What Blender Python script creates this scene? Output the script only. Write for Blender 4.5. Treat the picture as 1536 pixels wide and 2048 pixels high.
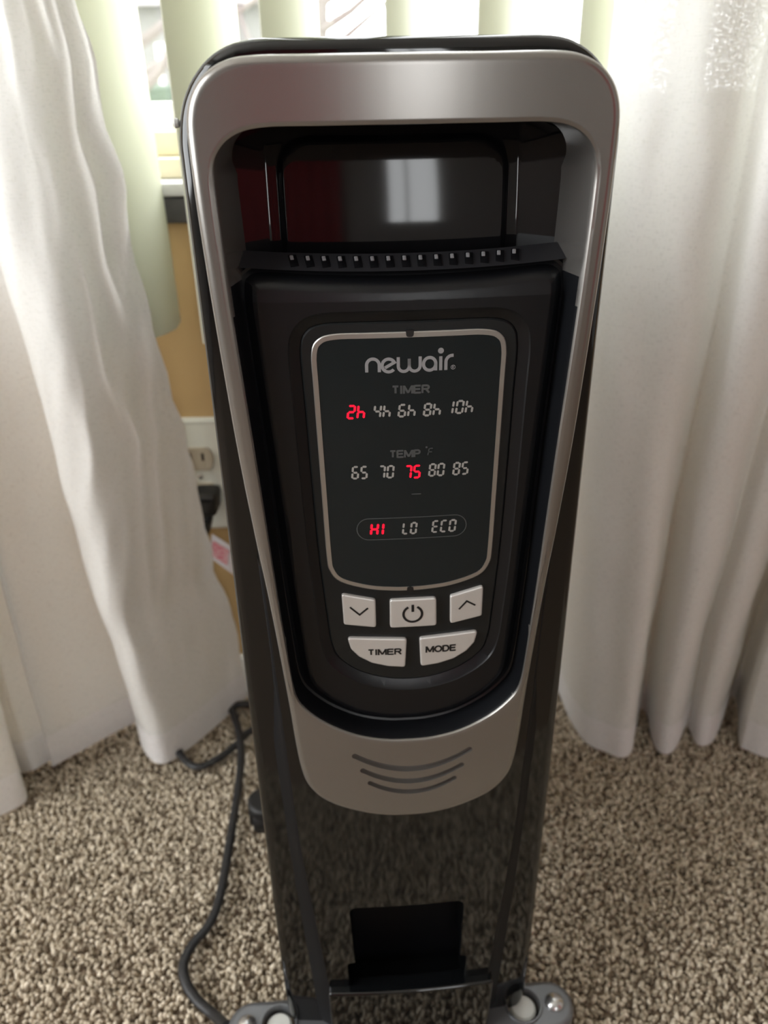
import bpy, bmesh, math, random
import numpy as np
from mathutils import Vector, Matrix, noise

for o in list(bpy.data.objects):
    bpy.data.objects.remove(o, do_unlink=True)
SC = bpy.context.scene
COL = SC.collection
random.seed(7)

# ------------------------------------------------------------------ camera
F_PX = 1538.0
PITCH, ROLL, CAM_Z = math.radians(27.5), math.radians(1.1), 0.61
_fw = Vector((0, math.cos(PITCH), -math.sin(PITCH)))
_r0 = Vector((1, 0, 0))
_u0 = Vector((0, math.sin(PITCH), math.cos(PITCH)))
_rt = _r0 * math.cos(ROLL) - _u0 * math.sin(ROLL)
_up = _u0 * math.cos(ROLL) + _r0 * math.sin(ROLL)
CAM = Vector((0, 0, CAM_Z))
cam_data = bpy.data.cameras.new('camera')
cam = bpy.data.objects.new('camera', cam_data)
COL.objects.link(cam)
m = Matrix((_rt, _up, -_fw)).transposed().to_4x4()
m.translation = CAM
cam.matrix_world = m
cam_data.sensor_fit = 'VERTICAL'
cam_data.sensor_height = 36.0
cam_data.sensor_width = 27.0
cam_data.lens = F_PX / 2048 * 36.0
cam_data.clip_start = 0.01
cam_data.dof.use_dof = True
cam_data.dof.focus_distance = 0.335
cam_data.dof.aperture_fstop = 9.0
SC.camera = cam


def ray(px, py):
    return _fw + _rt * ((px - 768) / F_PX) - _up * ((py - 1024) / F_PX)


def on_y(px, py, y):
    d = ray(px, py)
    return CAM + d * (y / d.y)


def on_z(px, py, z=0.0):
    d = ray(px, py)
    return CAM + d * ((z - CAM_Z) / d.z)


# ------------------------------------------------------------------ world, light, exposure
world = bpy.data.worlds.new('overcast_sky')
SC.world = world
world.use_nodes = True
bg = world.node_tree.nodes['Background']
bg.inputs['Color'].default_value = (0.97, 0.99, 1.0, 1)
bg.inputs['Strength'].default_value = 7.0

SC.view_settings.view_transform = 'Standard'
SC.view_settings.look = 'None'
SC.view_settings.gamma = 1.0
SC.view_settings.use_curve_mapping = False
SC.view_settings.exposure = 0.14
try:
    SC.cycles.use_denoising = True
    SC.cycles.max_bounces = 12
    SC.cycles.transparent_max_bounces = 24
    SC.cycles.transmission_bounces = 8
    SC.cycles.diffuse_bounces = 5
except Exception:
    pass


def portal(name, loc, rot, sx, sz):
    d = bpy.data.lights.new(name, 'AREA')
    d.shape = 'RECTANGLE'
    d.size, d.size_y = sx, sz
    try:
        d.cycles.is_portal = True
    except Exception:
        pass
    o = bpy.data.objects.new(name, d)
    COL.objects.link(o)
    o.location = loc
    o.rotation_euler = rot
    return o


WALL_Y = 0.72          # inner face of the window wall
REAR_Y = -2.6
portal('window_daylight', (0, 0.92, 1.30), (math.radians(-90), 0, 0), 1.5, 1.5)
portal('added_opening_daylight', (-1.7, -.20, 1.275), (0, math.radians(-90), 0), 1.65, 1.5)  # portal for the opening added in the side wall to brighten the room
portal('rear_window_daylight', (0.55, REAR_Y - 0.12, 1.35), (math.radians(90), 0, 0), 0.5, 1.6)


# ------------------------------------------------------------------ materials
def mat(name, base=(0.5, 0.5, 0.5), rough=0.5, metal=0.0, spec=0.5, coat=0.0):
    mt = bpy.data.materials.new(name)
    mt.use_nodes = True
    p = mt.node_tree.nodes['Principled BSDF']
    p.inputs['Base Color'].default_value = (*base, 1)
    p.inputs['Roughness'].default_value = rough
    p.inputs['Metallic'].default_value = metal
    p.inputs['Specular IOR Level'].default_value = spec
    p.inputs['Coat Weight'].default_value = coat
    return mt


def add_noise_bump(mt, scale, strength, dist=0.001, detail=3.0, colour_amount=0.0):
    nt = mt.node_tree
    p = nt.nodes['Principled BSDF']
    tc = nt.nodes.new('ShaderNodeTexCoord')
    nz = nt.nodes.new('ShaderNodeTexNoise')
    nz.inputs['Scale'].default_value = scale
    nz.inputs['Detail'].default_value = detail
    bp = nt.nodes.new('ShaderNodeBump')
    bp.inputs['Strength'].default_value = strength
    bp.inputs['Distance'].default_value = dist
    nt.links.new(tc.outputs['Object'], nz.inputs['Vector'])
    nt.links.new(nz.outputs['Fac'], bp.inputs['Height'])
    nt.links.new(bp.outputs['Normal'], p.inputs['Normal'])
    if colour_amount:
        base = list(p.inputs['Base Color'].default_value)
        mx = nt.nodes.new('ShaderNodeMix')
        mx.data_type = 'RGBA'
        mx.inputs['A'].default_value = [c * (1 - colour_amount) for c in base[:3]] + [1]
        mx.inputs['B'].default_value = [min(1, c * (1 + colour_amount)) for c in base[:3]] + [1]
        nt.links.new(nz.outputs['Fac'], mx.inputs['Factor'])
        nt.links.new(mx.outputs['Result'], p.inputs['Base Color'])
    return mt


M = {}
M['silver'] = mat('silver_paint', (0.295, 0.282, 0.265), 0.25, 0.76)
M['gloss'] = mat('gloss_black_plastic', (0.006, 0.006, 0.007), 0.07, 0, 0.5)
M['gloss_shell'] = add_noise_bump(mat('gloss_black_shell', (0.004, 0.0045, 0.005), 0.06, 0, 0.62), 300, 0.012, 0.0001)
M['matte'] = add_noise_bump(mat('textured_black_plastic', (0.006, 0.0065, 0.008), 0.32, 0, 0.36), 1600, 0.18, 0.00010)
M['keypad'] = mat('keypad_black', (0.009, 0.011, 0.012), 0.35, 0, 0.4)
M['flank_black'] = mat('flank_matte_black', (0.004, 0.004, 0.005), 0.6, 0, 0.25)
M['dark'] = mat('deep_black', (0.002, 0.002, 0.003), 0.6, 0, 0.15)
M['vent_black'] = mat('vent_black', (0.022, 0.022, 0.025), 0.33)
M['vent_grey'] = mat('vent_grey', (0.25, 0.25, 0.26), 0.35)
M['glass_black'] = mat('display_glass', (0.007, 0.013, 0.016), 0.05, 0, 0.5)
M['trim'] = mat('display_trim_silver', (0.50, 0.49, 0.47), 0.30, 0.85)
M['button'] = add_noise_bump(mat('button_silver', (0.68, 0.665, 0.64), 0.38, 0.40), 3000, 0.02, 0.00005)
M['ink'] = mat('black_ink', (0.006, 0.006, 0.006), 0.5)
M['logo'] = mat('grey_print', (0.30, 0.30, 0.31), 0.45)
M['faint'] = mat('faint_grey_print', (0.075, 0.08, 0.082), 0.45)
M['segment'] = mat('unlit_segment', (0.38, 0.37, 0.35), 0.5)
M['steel'] = mat('foot_steel', (0.17, 0.175, 0.185), 0.33, 0.5)
M['bolt'] = mat('bolt_zinc', (0.62, 0.62, 0.62), 0.25, 0.9)
M['cap_white'] = mat('pale_plastic', (0.62, 0.63, 0.60), 0.4)
M['rubber'] = mat('black_rubber', (0.012, 0.012, 0.012), 0.5)
M['cord'] = mat('cord_black', (0.020, 0.020, 0.021), 0.45)
M['fin'] = mat('fin_black_enamel', (0.010, 0.010, 0.010), 0.25)
led = bpy.data.materials.new('lit_red_segment')
led.use_nodes = True
lp = led.node_tree.nodes['Principled BSDF']
lp.inputs['Base Color'].default_value = (0.3, 0.002, 0.01, 1)
lp.inputs['Emission Color'].default_value = (1.0, 0.003, 0.035, 1)
lp.inputs['Emission Strength'].default_value = 0.95
M['led'] = led

M['wall'] = add_noise_bump(mat('tan_wall_paint', (0.50, 0.335, 0.150), 0.75), 180, 0.12, 0.002, 4)
M['wall_pale'] = mat('pale_wall_paint', (0.52, 0.51, 0.50), 0.8)
M['ceiling'] = mat('ceiling_white', (0.75, 0.74, 0.70), 0.9)
M['cream'] = mat('window_frame_cream', (0.72, 0.66, 0.48), 0.5)
M['white'] = mat('white_enamel', (0.80, 0.80, 0.76), 0.45)
M['sill_dark'] = add_noise_bump(mat('sill_dark_grey', (0.055, 0.052, 0.052), 0.5), 90, 0.2, 0.001, 4, 0.5)
M['sill_top'] = mat('sill_grey', (0.62, 0.62, 0.62), 0.5)
M['plate'] = mat('outlet_white', (0.70, 0.70, 0.62), 0.4)
M['socket'] = mat('outlet_beige', (0.42, 0.36, 0.27), 0.45)
M['maroon'] = mat('maroon_sheet', (0.42, 0.050, 0.058), 0.8)


def node_mat(name):
    mt = bpy.data.materials.new(name)
    mt.use_nodes = True
    nt = mt.node_tree
    for n in list(nt.nodes):
        nt.nodes.remove(n)
    out = nt.nodes.new('ShaderNodeOutputMaterial')
    return mt, nt, out


def sheer_material(name, opacity, trans_col, diff_col):
    """woven sheer: open weave (transparent) + thread that reflects and transmits, slubby yarns"""
    mt, nt, out = node_mat(name)
    L = nt.links.new
    tc = nt.nodes.new('ShaderNodeTexCoord')
    facs = []
    for sc_ in ((170, 800, 1), (800, 200, 1)):           # slubs along and across, on the UV map
        mp = nt.nodes.new('ShaderNodeMapping')
        mp.inputs['Scale'].default_value = sc_
        nz = nt.nodes.new('ShaderNodeTexNoise')
        nz.inputs['Scale'].default_value = 1.0
        nz.inputs['Detail'].default_value = 3.0
        L(tc.outputs['UV'], mp.inputs['Vector'])
        L(mp.outputs['Vector'], nz.inputs['Vector'])
        facs.append(nz)
    mx = nt.nodes.new('ShaderNodeMath')
    mx.operation = 'ADD'
    L(facs[0].outputs['Fac'], mx.inputs[0])
    L(facs[1].outputs['Fac'], mx.inputs[1])
    mr = nt.nodes.new('ShaderNodeMapRange')
    mr.inputs['From Min'].default_value = 0.72
    mr.inputs['From Max'].default_value = 0.97
    mr.inputs['To Min'].default_value = max(0, opacity - 0.09)
    mr.inputs['To Max'].default_value = min(1, opacity + 0.12)
    L(mx.outputs[0], mr.inputs['Value'])
    tr = nt.nodes.new('ShaderNodeBsdfTransparent')
    df = nt.nodes.new('ShaderNodeBsdfDiffuse')
    df.inputs['Color'].default_value = (*diff_col, 1)
    tl = nt.nodes.new('ShaderNodeBsdfTranslucent')
    tl.inputs['Color'].default_value = (*trans_col, 1)
    m1 = nt.nodes.new('ShaderNodeMixShader')
    m1.inputs[0].default_value = 0.19
    L(df.outputs[0], m1.inputs[1])
    L(tl.outputs[0], m1.inputs[2])
    m2 = nt.nodes.new('ShaderNodeMixShader')
    L(mr.outputs['Result'], m2.inputs[0])
    L(tr.outputs[0], m2.inputs[1])
    L(m1.outputs[0], m2.inputs[2])
    L(m2.outputs[0], out.inputs['Surface'])
    return mt


M['sheer'] = sheer_material('sheer_curtain', 0.98, (0.88, 0.885, 0.885), (0.91, 0.90, 0.87))
M['sheer_hem'] = sheer_material('sheer_hem', 0.98, (0.90, 0.89, 0.89), (0.97, 0.95, 0.945))

mt, nt, out = node_mat('slat_vinyl')
df = nt.nodes.new('ShaderNodeBsdfPrincipled')
df.inputs['Base Color'].default_value = (0.76, 0.77, 0.68, 1)
df.inputs['Roughness'].default_value = 0.45
tl = nt.nodes.new('ShaderNodeBsdfTranslucent')
tl.inputs['Color'].default_value = (0.80, 0.82, 0.66, 1)
ms = nt.nodes.new('ShaderNodeMixShader')
ms.inputs[0].default_value = 0.30
nt.links.new(df.outputs[0], ms.inputs[1])
nt.links.new(tl.outputs[0], ms.inputs[2])
nt.links.new(ms.outputs[0], out.inputs['Surface'])
M['slat'] = mt

mt, nt, out = node_mat('window_glass')
gl = nt.nodes.new('ShaderNodeBsdfGlossy')
gl.inputs['Roughness'].default_value = 0.0
tr = nt.nodes.new('ShaderNodeBsdfTransparent')
ms = nt.nodes.new('ShaderNodeMixShader')
ms.inputs[0].default_value = 0.06
nt.links.new(tr.outputs[0], ms.inputs[1])
nt.links.new(gl.outputs[0], ms.inputs[2])
nt.links.new(ms.outputs[0], out.inputs['Surface'])
M['pane'] = mt

# carpet yarn: colour differs yarn by yarn
mt, nt, out = node_mat('carpet_yarn')
p = nt.nodes.new('ShaderNodeBsdfPrincipled')
p.inputs['Roughness'].default_value = 0.9
p.inputs['Specular IOR Level'].default_value = 0.15
at = nt.nodes.new('ShaderNodeAttribute')
at.attribute_name = 'tint'
cr = nt.nodes.new('ShaderNodeValToRGB')
cr.color_ramp.elements[0].position = 0.0
cr.color_ramp.elements[0].color = (0.15, 0.115, 0.08, 1)
cr.color_ramp.elements[1].position = 1.0
cr.color_ramp.elements[1].color = (0.78, 0.69, 0.555, 1)
e = cr.color_ramp.elements.new(0.45)
e.color = (0.50, 0.425, 0.32, 1)
nt.links.new(at.outputs['Fac'], cr.inputs['Fac'])
nt.links.new(cr.outputs['Color'], p.inputs['Base Color'])
nt.links.new(p.outputs[0], out.inputs['Surface'])
M['yarn'] = mt
M['carpet_base'] = add_noise_bump(mat('carpet_backing', (0.26, 0.20, 0.145), 0.95, 0, 0.1), 260, 0.8, 0.006, 4, 0.6)


# ------------------------------------------------------------------ object helpers
def link(name, mesh, material=None, parent=None, smooth=None):
    o = bpy.data.objects.new(name, mesh)
    COL.objects.link(o)
    if material is not None:
        if isinstance(material, str):
            material = M[material]
        mesh.materials.clear()
        mesh.materials.append(material)
    if smooth is not None:
        mesh.polygons.foreach_set('use_smooth', [True] * len(mesh.polygons))
        mesh.set_sharp_from_angle(angle=math.radians(smooth))
    if parent is not None:
        o.parent = parent
    return o


def from_bm(name, bm, material, parent=None, smooth=None):
    bmesh.ops.recalc_face_normals(bm, faces=bm.faces)
    me = bpy.data.meshes.new(name)
    bm.to_mesh(me)
    bm.free()
    return link(name, me, material, parent, smooth)


def empty(name, loc=(0, 0, 0), rz=0.0):
    o = bpy.data.objects.new(name, None)
    o.empty_display_size = 0.05
    COL.objects.link(o)
    o.location = loc
    o.rotation_euler = (0, 0, rz)
    return o


def tag(o, label, cat, group=None):
    o['label'] = label
    o['category'] = cat
    if group:
        o['group'] = group
    return o


def structure(o, label=None, cat=None):
    o['kind'] = 'structure'
    if label:
        o['label'] = label
    if cat:
        o['category'] = cat
    return o


def add_box(bm, x0, x1, y0, y1, z0, z1, bevel=0.0):
    r = bmesh.ops.create_cube(bm, size=1.0)
    vs = r['verts']
    for v in vs:
        v.co = Vector((x0 + (v.co.x + .5) * (x1 - x0), y0 + (v.co.y + .5) * (y1 - y0), z0 + (v.co.z + .5) * (z1 - z0)))
    if bevel:
        es = list({e for v in vs for e in v.link_edges})
        bmesh.ops.bevel(bm, geom=es, offset=bevel, segments=2, affect='EDGES', profile=0.5)


def box(name, x0, x1, y0, y1, z0, z1, material, parent=None, bevel=0.0):
    bm = bmesh.new()
    add_box(bm, x0, x1, y0, y1, z0, z1, bevel)
    return from_bm(name, bm, material, parent, 40 if bevel else None)


def catmull(pts, n=8, closed=False):
    P = [Vector(p) for p in pts]
    out = []
    N = len(P)
    rng = N if closed else N - 1
    for i in range(rng):
        if closed:
            p0, p1, p2, p3 = P[i - 1], P[i], P[(i + 1) % N], P[(i + 2) % N]
        else:
            p0 = P[max(i - 1, 0)]
            p1, p2, p3 = P[i], P[i + 1], P[min(i + 2, N - 1)]
        for k in range(n):
            t = k / n
            out.append(0.5 * ((2 * p1) + (p2 - p0) * t + (2 * p0 - 5 * p1 + 4 * p2 - p3) * t * t
                              + (3 * p1 - p0 - 3 * p2 + p3) * t ** 3))
    if not closed:
        out.append(P[-1])
    return out


def sym_loop(half, n=4, cx=0.0):
    """half outline in mm (x>=0, from top centre to bottom centre) -> closed smooth loop in metres"""
    full = [Vector((x, z)) for x, z in half] + [Vector((-x, z)) for x, z in half[-2:0:-1]]
    lp_ = catmull(full, n, True)
    return [Vector(((p.x + cx) / 1000, p.y / 1000)) for p in lp_]


def rounded_loop(pts, r, seg=5):
    """polygon in mm with rounded corners; r a number or list"""
    N = len(pts)
    out = []
    for i in range(N):
        a, b, c_ = Vector(pts[i - 1]), Vector(pts[i]), Vector(pts[(i + 1) % N])
        rr = r[i] if isinstance(r, (list, tuple)) else r
        u, v = (a - b), (c_ - b)
        lu, lv = u.length, v.length
        u.normalize(); v.normalize()
        ang = u.angle(v)
        d = rr / math.tan(ang / 2) if ang < math.pi - 1e-3 else 0
        d = min(d, lu * .48, lv * .48)
        if d < 1e-6:
            out.append(b / 1000)
            continue
        p0, p2 = b + u * d, b + v * d
        for k in range(seg + 1):
            t = k / seg
            out.append(((1 - t) ** 2 * p0 + 2 * t * (1 - t) * b + t * t * p2) / 1000)
    return out


def area2(lp_):
    return sum(lp_[i - 1].x * lp_[i].y - lp_[i].x * lp_[i - 1].y for i in range(len(lp_)))


def offset_loop(lp_, d):
    """move the loop towards its inside by d"""
    s = 1 if area2(lp_) > 0 else -1
    N = len(lp_)
    out = []
    for i in range(N):
        a, b, c_ = lp_[i - 1], lp_[i], lp_[(i + 1) % N]
        t = (c_ - a)
        if t.length < 1e-9:
            t = b - a
        t.normalize()
        n = Vector((-t.y, t.x)) * s          # inward
        out.append(b + n * d)
    return out


def round_profile(yf, r, yback, steps=4):
    pr = [(0.0, yback)]
    for k in range(steps + 1):
        a = math.pi / 2 * k / steps
        pr.append((r * (1 - math.cos(a)), yf + r * (1 - math.sin(a))))
    return pr


def loft_plate(outer, oprof, holes=(), cuts_x=None, cuts_z=None, deform=None, back=True, inset_scale=None):
    """closed plate in the xz plane. profiles run back -> front as (shrink of the solid, y)"""
    bm = bmesh.new()

    def rings(lp_, prof, sign):
        rs = []
        prof = list(prof) + [(prof[-1][0] + 0.0005, prof[-1][1])]      # support ring keeps the cap shading flat
        for off, y in prof:
            q = offset_loop(lp_, off * sign)
            if inset_scale and off < 0:
                q = [b0 + (q0 - b0) * inset_scale(b0.y) for b0, q0 in zip(lp_, q)]
            rs.append([bm.verts.new((p.x, y, p.y)) for p in q])
        for a, b in zip(rs, rs[1:]):
            n = len(a)
            for i in range(n):
                j = (i + 1) % n
                bm.faces.new((a[i], a[j], b[j], b[i]))
        return rs

    R = [rings(outer, oprof, 1)] + [rings(h, hp_, -1) for h, hp_ in holes]
    bm.edges.ensure_lookup_table()

    def loop_edges(ring):
        es = []
        for i in range(len(ring)):
            e = bm.edges.get((ring[i], ring[(i + 1) % len(ring)]))
            if e is None:
                e = bm.edges.new((ring[i], ring[(i + 1) % len(ring)]))
            es.append(e)
        return es

    bmesh.ops.triangle_fill(bm, use_beauty=True, edges=[e for r in R for e in loop_edges(r[-1])], normal=(0, -1, 0))
    if back:
        bmesh.ops.triangle_fill(bm, use_beauty=True, edges=[e for r in R for e in loop_edges(r[0])], normal=(0, 1, 0))
    for cs, no in ((cuts_x, Vector((1, 0, 0))), (cuts_z, Vector((0, 0, 1)))):
        for c_ in (cs if cs is not None else ()):
            bmesh.ops.bisect_plane(bm, geom=bm.verts[:] + bm.edges[:] + bm.faces[:], dist=1e-6,
                                   plane_co=no * c_, plane_no=no)
    if deform:
        for v in bm.verts:
            v.co.y += deform(v.co.x, v.co.z)
    return bm


def tube(name, pts, r, material, parent=None, seg=8, flat=1.0, up=Vector((0, 0, 1))):
    bm = bmesh.new()
    P = [Vector(p) for p in pts]
    rings = []
    for i, p in enumerate(P):
        t = (P[min(i + 1, len(P) - 1)] - P[max(i - 1, 0)]).normalized()
        s = t.cross(up)
        if s.length < 1e-4:
            s = t.cross(Vector((1, 0, 0)))
        s.normalize()
        n = s.cross(t)
        ri = r[i] if isinstance(r, (list, tuple)) else r
        rings.append([bm.verts.new(p + s * (math.cos(2 * math.pi * k / seg) * ri)
                                   + n * (math.sin(2 * math.pi * k / seg) * ri * flat)) for k in range(seg)])
    for a, b in zip(rings, rings[1:]):
        for k in range(seg):
            bm.faces.new((a[k], a[(k + 1) % seg], b[(k + 1) % seg], b[k]))
    bm.faces.new(rings[0][::-1])
    bm.faces.new(rings[-1])
    return from_bm(name, bm, material, parent, 50)


def lathe(name, prof, material, parent=None, seg=24, axis='z', loc=(0, 0, 0)):
    """prof = (radius, height) pairs"""
    bm = bmesh.new()
    rings = []
    for r, h in prof:
        ring = []
        for k in range(seg):
            a = 2 * math.pi * k / seg
            q = (r * math.cos(a), r * math.sin(a), h)
            if axis == 'x':
                q = (q[2], q[0], q[1])
            elif axis == 'y':
                q = (q[0], -q[2], q[1])
            ring.append(bm.verts.new(Vector(q) + Vector(loc)))
        rings.append(ring)
    for a, b in zip(rings, rings[1:]):
        for k in range(seg):
            bm.faces.new((a[k], a[(k + 1) % seg], b[(k + 1) % seg], b[k]))
    bm.faces.new(rings[0][::-1])
    bm.faces.new(rings[-1])
    return from_bm(name, bm, material, parent, 35)


# ------------------------------------------------------------------ the room
ROOM_X, ROOM_L, CEIL = 2.0, -1.6, 2.30
floor = structure(box('floor', ROOM_L, ROOM_X, REAR_Y, WALL_Y + .08, -0.05, 0.0, 'carpet_base'),
                  'brown and beige carpeted floor', 'floor')
ceiling = structure(box('ceiling', ROOM_L, ROOM_X, REAR_Y, WALL_Y + .08, CEIL, CEIL + .05, 'ceiling'), 'white ceiling of the room', 'ceiling')


def wall_with_opening(name, y0, y1, ox0, ox1, oz0, oz1, material):
    bm = bmesh.new()
    add_box(bm, ROOM_L, ox0, y0, y1, 0, CEIL)
    add_box(bm, ox1, ROOM_X, y0, y1, 0, CEIL)
    add_box(bm, ox0, ox1, y0, y1, 0, oz0)
    add_box(bm, ox0, ox1, y0, y1, oz1, CEIL)
    return from_bm(name, bm, material)


WX0, WX1, WZ0, WZ1 = -0.80, 0.80, 0.53, 2.05
structure(wall_with_opening('wall_back', WALL_Y, WALL_Y + .14, WX0, WX1, WZ0, WZ1, 'wall'), 'tan painted wall below the window', 'wall')
RX0, RX1, RZ0, RZ1 = 0.30, 0.76, 0.50, 2.10
structure(wall_with_opening('wall_front', REAR_Y - .1, REAR_Y, RX0, RX1, RZ0, RZ1, 'wall_pale'), 'pale painted wall facing the window', 'wall')
bm = bmesh.new()
LY0, LY1, LZ0, LZ1 = -0.95, 0.42, 0.45, 2.1  # unseen opening, added to let more daylight onto the room side
for y0, y1, z0, z1 in ((REAR_Y, LY0, 0, CEIL), (LY1, WALL_Y + .08, 0, CEIL), (LY0, LY1, 0, LZ0), (LY0, LY1, LZ1, CEIL)):
    add_box(bm, ROOM_L - .08, ROOM_L, y0, y1, z0, z1)
structure(from_bm('wall_left', bm, 'wall_pale'), 'pale painted side wall with an opening added for more light', 'wall')
structure(box('wall_right', ROOM_X, ROOM_X + .05, REAR_Y, WALL_Y + .08, 0, CEIL, 'wall_pale'), 'plain pale painted side wall', 'wall')
structure(box('baseboard_back', ROOM_L, ROOM_X, WALL_Y - .012, WALL_Y, 0, 0.055, 'white', None, 0.003), 'white baseboard under the window', 'baseboard')

win = structure(empty('window_1', (0, WALL_Y + .09, WZ0)), 'cream framed window behind the vertical blind', 'window')


def win_box(name, x0, x1, y0, y1, z0, z1, material, bevel=0.003):
    o = box(name, x0, x1, y0 - (WALL_Y + .09), y1 - (WALL_Y + .09), z0 - WZ0, z1 - WZ0, material, win, bevel)
    return o


win_box('sill', WX0 - .03, WX1 + .03, WALL_Y - .018, WALL_Y + .06, .549, .560, 'sill_top')
win_box('sill_dark_strip', WX0 - .03, WX1 + .03, WALL_Y - .014, WALL_Y - .0005, .527, .5485, 'sill_dark')  # dark grey strip just below the sill
win_box('sill_step', WX0, WX1, WALL_Y + .025, WALL_Y + .075, .560, .577, 'cream')
win_box('bottom_rail', WX0, WX1, WALL_Y + .055, WALL_Y + .10, .577, .598, 'cream')
win_box('sash_rail', WX0 + .04, WX1 - .04, WALL_Y + .085, WALL_Y + .125, .590, .622, 'white')
win_box('frame_post', WX0, WX0 + .05, WALL_Y + .05, WALL_Y + .13, .577, WZ1, 'cream')
win_box('frame_post', WX1 - .05, WX1, WALL_Y + .05, WALL_Y + .13, .577, WZ1, 'cream')
win_box('top_rail', WX0, WX1, WALL_Y + .05, WALL_Y + .13, WZ1 - .05, WZ1, 'cream')
win_box('pane', WX0 + .05, WX1 - .05, WALL_Y + .104, WALL_Y + .108, .62, WZ1 - .05, 'pane', 0)

win2 = structure(empty('window_2', (0, REAR_Y, RZ0)), 'window in the wall facing the heater, seen mirrored in its gloss', 'window')
for nm, x0, x1, z0, z1 in (('frame_post', RX0, RX0 + .04, RZ0, RZ1), ('frame_post', RX1 - .04, RX1, RZ0, RZ1),
                           ('mullion', .47, .49, RZ0, RZ1),
                           ('bottom_rail', RX0, RX1, RZ0, RZ0 + .04), ('top_rail', RX0, RX1, RZ1 - .04, RZ1)):
    box(nm, x0, x1, -.07, -.03, z0 - RZ0, z1 - RZ0, 'white', win2, .003)

# ------------------------------------------------------------------ heater
HX, HY, HYAW = 0.0098, 0.327, math.radians(3.0)
heater = tag(empty('oil_heater', (HX, HY, 0), HYAW),
             'black and silver oil filled radiator heater with lit red digital display', 'heater')
XC = np.arange(-0.084, 0.0841, 0.006)


def bulge(x, w=0.082, b=0.006):
    return -b * max(0.0, 1 - (x / w) ** 2)


inner_half = [(0, 605.8), (30, 605.8), (52, 605.6), (62.5, 602.8), (68.6, 597), (70.8, 590), (71.0, 580), (70.2, 556), (69, 530), (65.5, 470),
              (62, 405), (60.3, 378), (59, 358), (57.3, 346.5), (53, 338.5), (43, 329), (28, 320.8), (13, 317), (0, 316.3)]
outer_half = [(0, 628), (30, 628), (52, 628), (62, 626.8), (70, 623), (75.5, 617), (78.3, 609), (78.7, 598), (78.4, 578), (77.2, 548),
              (75.3, 512), (73, 475), (69.6, 435), (66.2, 400), (61.8, 342), (60.2, 315), (58.4, 296), (55, 283), (46, 272), (30, 264), (15, 260), (0, 259)]
inner_loop = sym_loop(inner_half, 4)
outer_loop = sym_loop(outer_half, 4)

# front shell -----------------------------------------------------------
shell_half = [(0, 634.2), (30, 634.2), (54, 634), (66, 631), (75, 624.5), (81.5, 615), (84.6, 603), (85, 585), (85, 500), (85.5, 380), (86, 250), (86, 120),
              (85.5, 60), (83, 34), (72, 28), (40, 27), (0, 27)]
shell_loop = sym_loop(shell_half, 4)
pocket_pts = [(-36.5, 170), (34.5, 170.5), (33.6, 115), (38, 114), (38, 76), (-39.6, 76), (-39.6, 114), (-34.7, 115)]
pocket_loop = rounded_loop(pocket_pts, [5, 5, 1, 2, 1, 1, 2, 1])
open_loop = offset_loop(inner_loop, -0.0015)
bm = loft_plate(shell_loop, round_profile(-0.002, 0.005, 0.030),
                [(open_loop, [(0, 0.030), (0, -0.002)]), (offset_loop(pocket_loop, -0.0006), [(0, .030), (0, -.002)])],
                XC, None, lambda x, z: bulge(x, .086, .005))
from_bm('front_shell', bm, 'gloss_shell', heater, 40)

# raised centre panel below the bezel ------------------------------------
centre_half = [(0, 312.5), (13, 313), (29, 316.8), (45, 325), (55, 334.5), (60.5, 344.5), (62.6, 358), (64.2, 378), (66.2, 405), (68.2, 428), (69.4, 430), (70, 420),
               (69.0, 380), (67.5, 320), (66, 270), (64.2, 222), (58.6, 145), (53.2, 75), (51.5, 50), (48, 38), (30, 35), (0, 35)]
centre_loop = sym_loop(centre_half, 3)


bm = loft_plate(centre_loop, [(-0.0075, -0.0010), (-0.0012, -0.0085), (0.0, -0.0095), (0.0010, -0.0100)],
                [(pocket_loop, [(0, 0.0), (0.0, -0.0092), (0.0006, -0.0100)])],
                XC, None, lambda x, z: bulge(x, .086, .005), inset_scale=lambda z: 1.0 + .7 * min(1, max(0, .24 - z) / .17) if z < .300 else max(.25, 1 - (z - .300) / .06))
lower = from_bm('lower_panel', bm, 'gloss_shell', heater, 25)
lower.data.materials.append(M['flank_black'])
for pf in lower.data.polygons:                       # both slanted flanks get a matte black of their own
    if abs(pf.normal.x) > .25 and -.97 < pf.normal.y < -.05 and abs(pf.center.x) > .049 and pf.center.z < .42:
        pf.material_index = 1

# cord pocket: dark liner and a front lip that stands proud --------------
bm = bmesh.new()
add_box(bm, -.046, .046, .012, .034, .060, .182)
liner = from_bm('pocket_liner', bm, 'dark', heater)
lip_loop = rounded_loop([(-54, 89.6), (57, 91), (54, 14), (-53, 14)], [2.5, 2.5, 6, 6])
bm = loft_plate(lip_loop, round_profile(-0.0155, 0.0016, -0.004), (), XC, None, lambda x, z: bulge(x, .086, .005))
from_bm('pocket_lip', bm, 'gloss_shell', heater, 35)

# silver bezel ------------------------------------------------------------
YF = -0.018
bm = loft_plate(outer_loop, round_profile(YF, 0.0035, 0.0, 5),
                [(inner_loop, [(-0.0062, 0.010), (-0.0012, YF + 0.0030), (-0.0006, YF + 0.0014), (0.0002, YF + 0.0004), (0.0014, YF)])],
                XC, None, lambda x, z: bulge(x), inset_scale=lambda z: (1.0 if z < .59 else max(-.15, 1 - 1.15 * (z - .590) / .0145)) * (.55 if z < .40 else .55 + .45 * min(1, (z - .40) / .12)))
# three smile-shaped slots are cut below
bezel = from_bm('bezel', bm, 'silver', heater, 30)


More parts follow.
